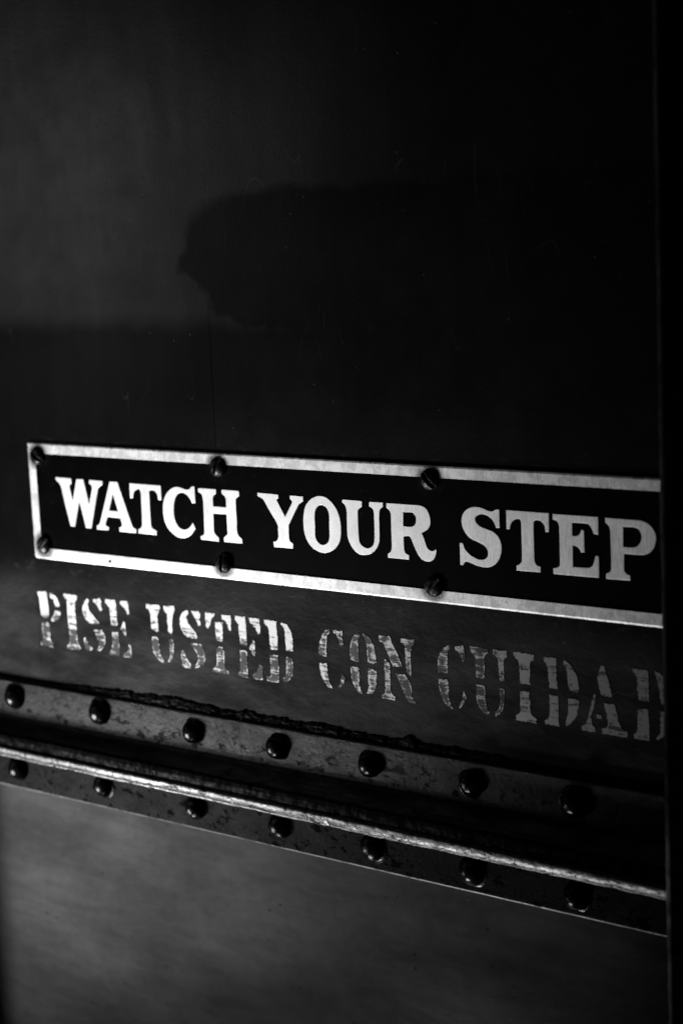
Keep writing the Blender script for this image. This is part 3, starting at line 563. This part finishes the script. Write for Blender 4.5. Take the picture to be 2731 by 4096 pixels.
def painted_letter(name, contours, y, mat, parent, seed):
    V, F, E_, Sd = [], [], [], []
    for ci, c in enumerate(contours):
        pts = smooth_contour(c, 0.0005)
        rg = []
        for (x, z) in pts:                       # ragged edge of the sprayed paint
            dx = 0.00026 * noise.noise(Vector((x * 900, z * 900, seed))) + 0.00020 * noise.noise(Vector((x * 2600, z * 2600, seed + 5)))
            dz = 0.00026 * noise.noise(Vector((x * 900 + 50, z * 900, seed)))
            rg.append((x + dx, z + dz))
        poly = np.array(rg)
        x0, z0 = poly.min(0); x1, z1 = poly.max(0); g = 0.0006
        gx, gz = np.meshgrid(np.arange(x0, x1, g), np.arange(z0, z1, g))
        q = np.stack([gx.ravel(), gz.ravel()], 1)
        q = q[inside(poly, q)] if len(q) else q
        a = poly; b = np.roll(poly, -1, 0); ab = b - a; L2 = (ab ** 2).sum(1) + 1e-14
        def dist(P_):
            t = np.clip(((P_[:, None] - a) * ab).sum(2) / L2, 0, 1)
            return np.sqrt((((a + t[..., None] * ab) - P_[:, None]) ** 2).sum(2)).min(1)
        if len(q): q = q[dist(q) > 0.00025]
        allp = np.vstack([poly, q]) if len(q) else poly
        np_ = len(poly)
        r = delaunay_2d_cdt([Vector((p[0] * 1000, p[1] * 1000)) for p in allp], [(i, (i + 1) % np_) for i in range(np_)], [], 1, 1e-5)
        vv = np.array([(p.x / 1000, p.y / 1000) for p in r[0]])
        off = len(V); dd = dist(vv) * 1000
        for (x, z), d_ in zip(vv, dd):
            V.append((x, y, z)); E_.append(float(d_))
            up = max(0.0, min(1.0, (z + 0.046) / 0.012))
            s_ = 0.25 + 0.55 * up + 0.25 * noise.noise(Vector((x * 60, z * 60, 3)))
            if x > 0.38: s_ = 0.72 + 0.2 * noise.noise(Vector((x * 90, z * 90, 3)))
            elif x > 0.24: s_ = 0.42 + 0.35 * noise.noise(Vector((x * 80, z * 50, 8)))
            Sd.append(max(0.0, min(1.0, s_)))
        for t in r[2]: F.append([i + off for i in t])
    me = bpy.data.meshes.new(name)
    # faces must look at the camera (-y)
    F2 = []
    for t in F:
        A, B, C_ = (V[i] for i in t[:3])
        cr = (B[0] - A[0]) * (C_[2] - A[2]) - (B[2] - A[2]) * (C_[0] - A[0])
        F2.append(t if cr > 0 else t[::-1])
    me.from_pydata(V, [], F2)
    for nm, dat in (('edge', E_), ('solid', Sd)):
        at = me.attributes.new(nm, 'FLOAT', 'POINT'); at.data.foreach_set('value', dat)
    me.materials.append(mat)
    return link(bpy.data.objects.new(name, me), parent)

for i, (ch, cs) in enumerate(DATA['stencil']):
    o = painted_letter('stencil_letter', cs, -0.0003, M_STE, wall, i * 7.3)
    o['label'] = 'worn white stencilled letter ' + ch

# ------------------------------------------------------------------ the sign
sign = thing('warning_sign', 'long black metal plate with pale raised border and words WATCH YOUR STEP', 'sign')
X0, X1, Z0, Z1 = 0.0023, 0.56, 0.0006, 0.0806          # outer edge
IX0, IZ0, IZ1 = 0.0098, 0.0082, 0.0735                 # inner edge of the border
YF, YE, YB = -0.0024, -0.0014, 0.0005
v, f = grid_box(X0 + 0.002, X1, YE, YB, Z0 + 0.002, Z1 - 0.002)
mesh_obj('plate', v, f, M_ENA, sign)

def border():
    """pale rim on three sides, softly bevelled outside, slightly nicked"""
    bm = bmesh.new()
    path = []      # (outer point, inner point) pairs along the rim
    def seg(a, b, ia, ib, n):
        for i in range(n):
            t = i / n
            path.append(((a[0] + (b[0] - a[0]) * t, a[1] + (b[1] - a[1]) * t), (ia[0] + (ib[0] - ia[0]) * t, ia[1] + (ib[1] - ia[1]) * t)))
    c = 0.0022
    n = 420
    seg((X1, Z1), (X0 + 0.0006, Z1), (X1, IZ1), (IX0, IZ1), n)
    seg((X0 + 0.0006, Z1), (X0, Z1 - 0.0006), (IX0, IZ1), (IX0, IZ1 - 0.0004), 2)
    seg((X0, Z1 - 0.0006), (X0, Z0 + c), (IX0, IZ1 - 0.0004), (IX0, IZ0 + 0.0004), 70)
    for q in range(6):
        t = q / 6 * math.pi / 2; s_ = (q / 6)
        path.append(((X0 + c - c * math.cos(t), Z0 + c - c * math.sin(t)), (IX0, IZ0 + 0.0004 * (1 - s_))))
    seg((X0 + c, Z0), (X1, Z0), (IX0, IZ0), (X1, IZ0), n)
    path.append(((X1, Z0), (X1, IZ0)))
    rows = []
    for (ox, oz), (ix, iz) in path:
        d = Vector((ix - ox, iz - oz)); d.normalize()
        w = 0.00012 * noise.noise(Vector((ox * 300, oz * 300, 1))) + 0.00008 * noise.noise(Vector((ox * 1100, oz * 1100, 4)))
        nk = noise.noise(Vector((ox * 210, oz * 210, 9)))
        if nk > 0.52: w += 0.0030 * (nk - 0.52)
        wi = 0.00010 * noise.noise(Vector((ix * 500, iz * 500, 7)))
        def P(s_, y): return bm.verts.new((ox + d.x * s_, y, oz + d.y * s_))
        rows.append([P(w, YB), P(w, YF + 0.0010), P(w + 0.0004, YF + 0.00035), P(w + 0.0013, YF),
                     bm.verts.new((ix + d.x * wi, YF, iz + d.y * wi)), bm.verts.new((ix + d.x * (wi + .0001), YE + 0.0002, iz + d.y * (wi + .0001)))])
    for a, b in zip(rows[:-1], rows[1:]):
        for j in range(5): bm.faces.new((a[j], a[j + 1], b[j + 1], b[j]))
    bmesh.ops.recalc_face_normals(bm, faces=bm.faces)
    return bm
rim = bm_obj('border', border(), M_MET, sign)

for ch, cs in DATA['sign']:
    o = raised_letter('letter', cs, YE + 0.0002, YF + 0.0004, M_LET, sign)
    o['label'] = 'pale raised letter ' + ch

def screw_mesh(R, H, seed):
    """round head, domed, with a sunk slot along local x"""
    bm = bmesh.new(); N = 64; K = 22; rows = []
    def h(x, z):
        r = math.hypot(x, z) / R
        y = H * math.sqrt(max(0.0, 1 - (r * 0.97) ** 2)) ** 0.9
        w = 0.0010
        dz = abs(z + 0.0001 * math.sin(x * 900 + seed))
        if dz < w * 1.35:
            cut = min(1.0, max(0.0, (w * 1.35 - dz) / (w * 0.45)))
            y = min(y, y * (1 - cut) + cut * min(y, H * 0.28))
        return y + 0.00006 * noise.noise(Vector((x * 700 + seed, z * 700, 1)))
    n = 60
    g = np.linspace(-1, 1, n)
    grid = {}
    for i, a in enumerate(g):
        for j, b in enumerate(g):               # square mapped to a disc
            x = a * math.sqrt(1 - b * b / 2) * R; z = b * math.sqrt(1 - a * a / 2) * R
            grid[i, j] = bm.verts.new((x, -h(x, z), z))
    for i in range(n - 1):
        for j in range(n - 1):
            bm.faces.new((grid[i, j], grid[i + 1, j], grid[i + 1, j + 1], grid[i, j + 1]))
    # skirt down to the plate
    loop = [grid[i, 0] for i in range(n)] + [grid[n - 1, j] for j in range(1, n)] + [grid[i, n - 1] for i in range(n - 2, -1, -1)] + [grid[0, j] for j in range(n - 2, 0, -1)]
    low = [bm.verts.new((p.co.x * 1.02, 0.0012, p.co.z * 1.02)) for p in loop]
    for q in range(len(loop)):
        r_ = (q + 1) % len(loop)
        bm.faces.new((loop[q], low[q], low[r_], loop[r_]))
    bmesh.ops.recalc_face_normals(bm, faces=bm.faces)
    me = bpy.data.meshes.new('screw'); bm.to_mesh(me); bm.free()
    me.materials.append(M_SCR)
    me.polygons.foreach_set('use_smooth', [True] * len(me.polygons))
    return me
for i, (sx, sz, ang) in enumerate(SCREWS):
    o = bpy.data.objects.new('screw', screw_mesh(0.0061, 0.0036, i * 2.0))
    o.location = (sx, YF + 0.0002, sz)
    o.rotation_euler = (0, -math.radians(ang), 0)
    link(o, sign)

# small plugged hole in the lower rim
bm = bmesh.new()
bmesh.ops.create_cone(bm, cap_ends=True, segments=20, radius1=0.0011, radius2=0.0009, depth=0.0006, matrix=Matrix.Rotation(math.pi / 2, 4, 'X'))
pin = bm_obj('plug', bm, M_SCR, sign)
pin.location = (0.0744, YF - 0.0001, 0.0041)

# ------------------------------------------------------------------ the near post on the right
post = None
PX, PY = 0.5080, -0.060
prof = [(PX, 0.0)]
prof += [(PX, PY + 0.0035 + 0.01)]
for q in range(9):
    t = q / 8 * math.pi / 2
    prof.append((PX + 0.0032 - 0.0032 * math.cos(t), PY + 0.0032 - 0.0032 * math.sin(t)))
prof += [(PX + 0.02, PY), (PX + 0.06, PY), (PX + 0.30, PY), (PX + 0.30, 0.0)]
zs = np.concatenate([np.arange(-0.55, 0.55, 0.0016)])
verts, faces = [], []
for z in zs:
    for j, (x, y) in enumerate(prof):
        a = 0.0
        if 1 <= j <= 12:
            a = 0.00022 * noise.noise(Vector((x * 200, y * 200, z * 150))) + 0.00022 * noise.noise(Vector((x * 100, y * 100, z * 55))) + 0.0001 * noise.noise(Vector((x * 200, y * 200, z * 420)))
        verts.append((x - a, y - a, z))
n = len(prof)
for i in range(len(zs) - 1):
    for j in range(n - 1):
        a = i * n + j
        faces.append((a, a + 1, a + n + 1, a + n))
faces.append(tuple(range(n))[::-1]); faces.append(tuple(range((len(zs) - 1) * n, len(zs) * n)))
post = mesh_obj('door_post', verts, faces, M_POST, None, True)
post['label'] = 'black painted upright post at the right covering the end of the sign'
post['category'] = 'post'
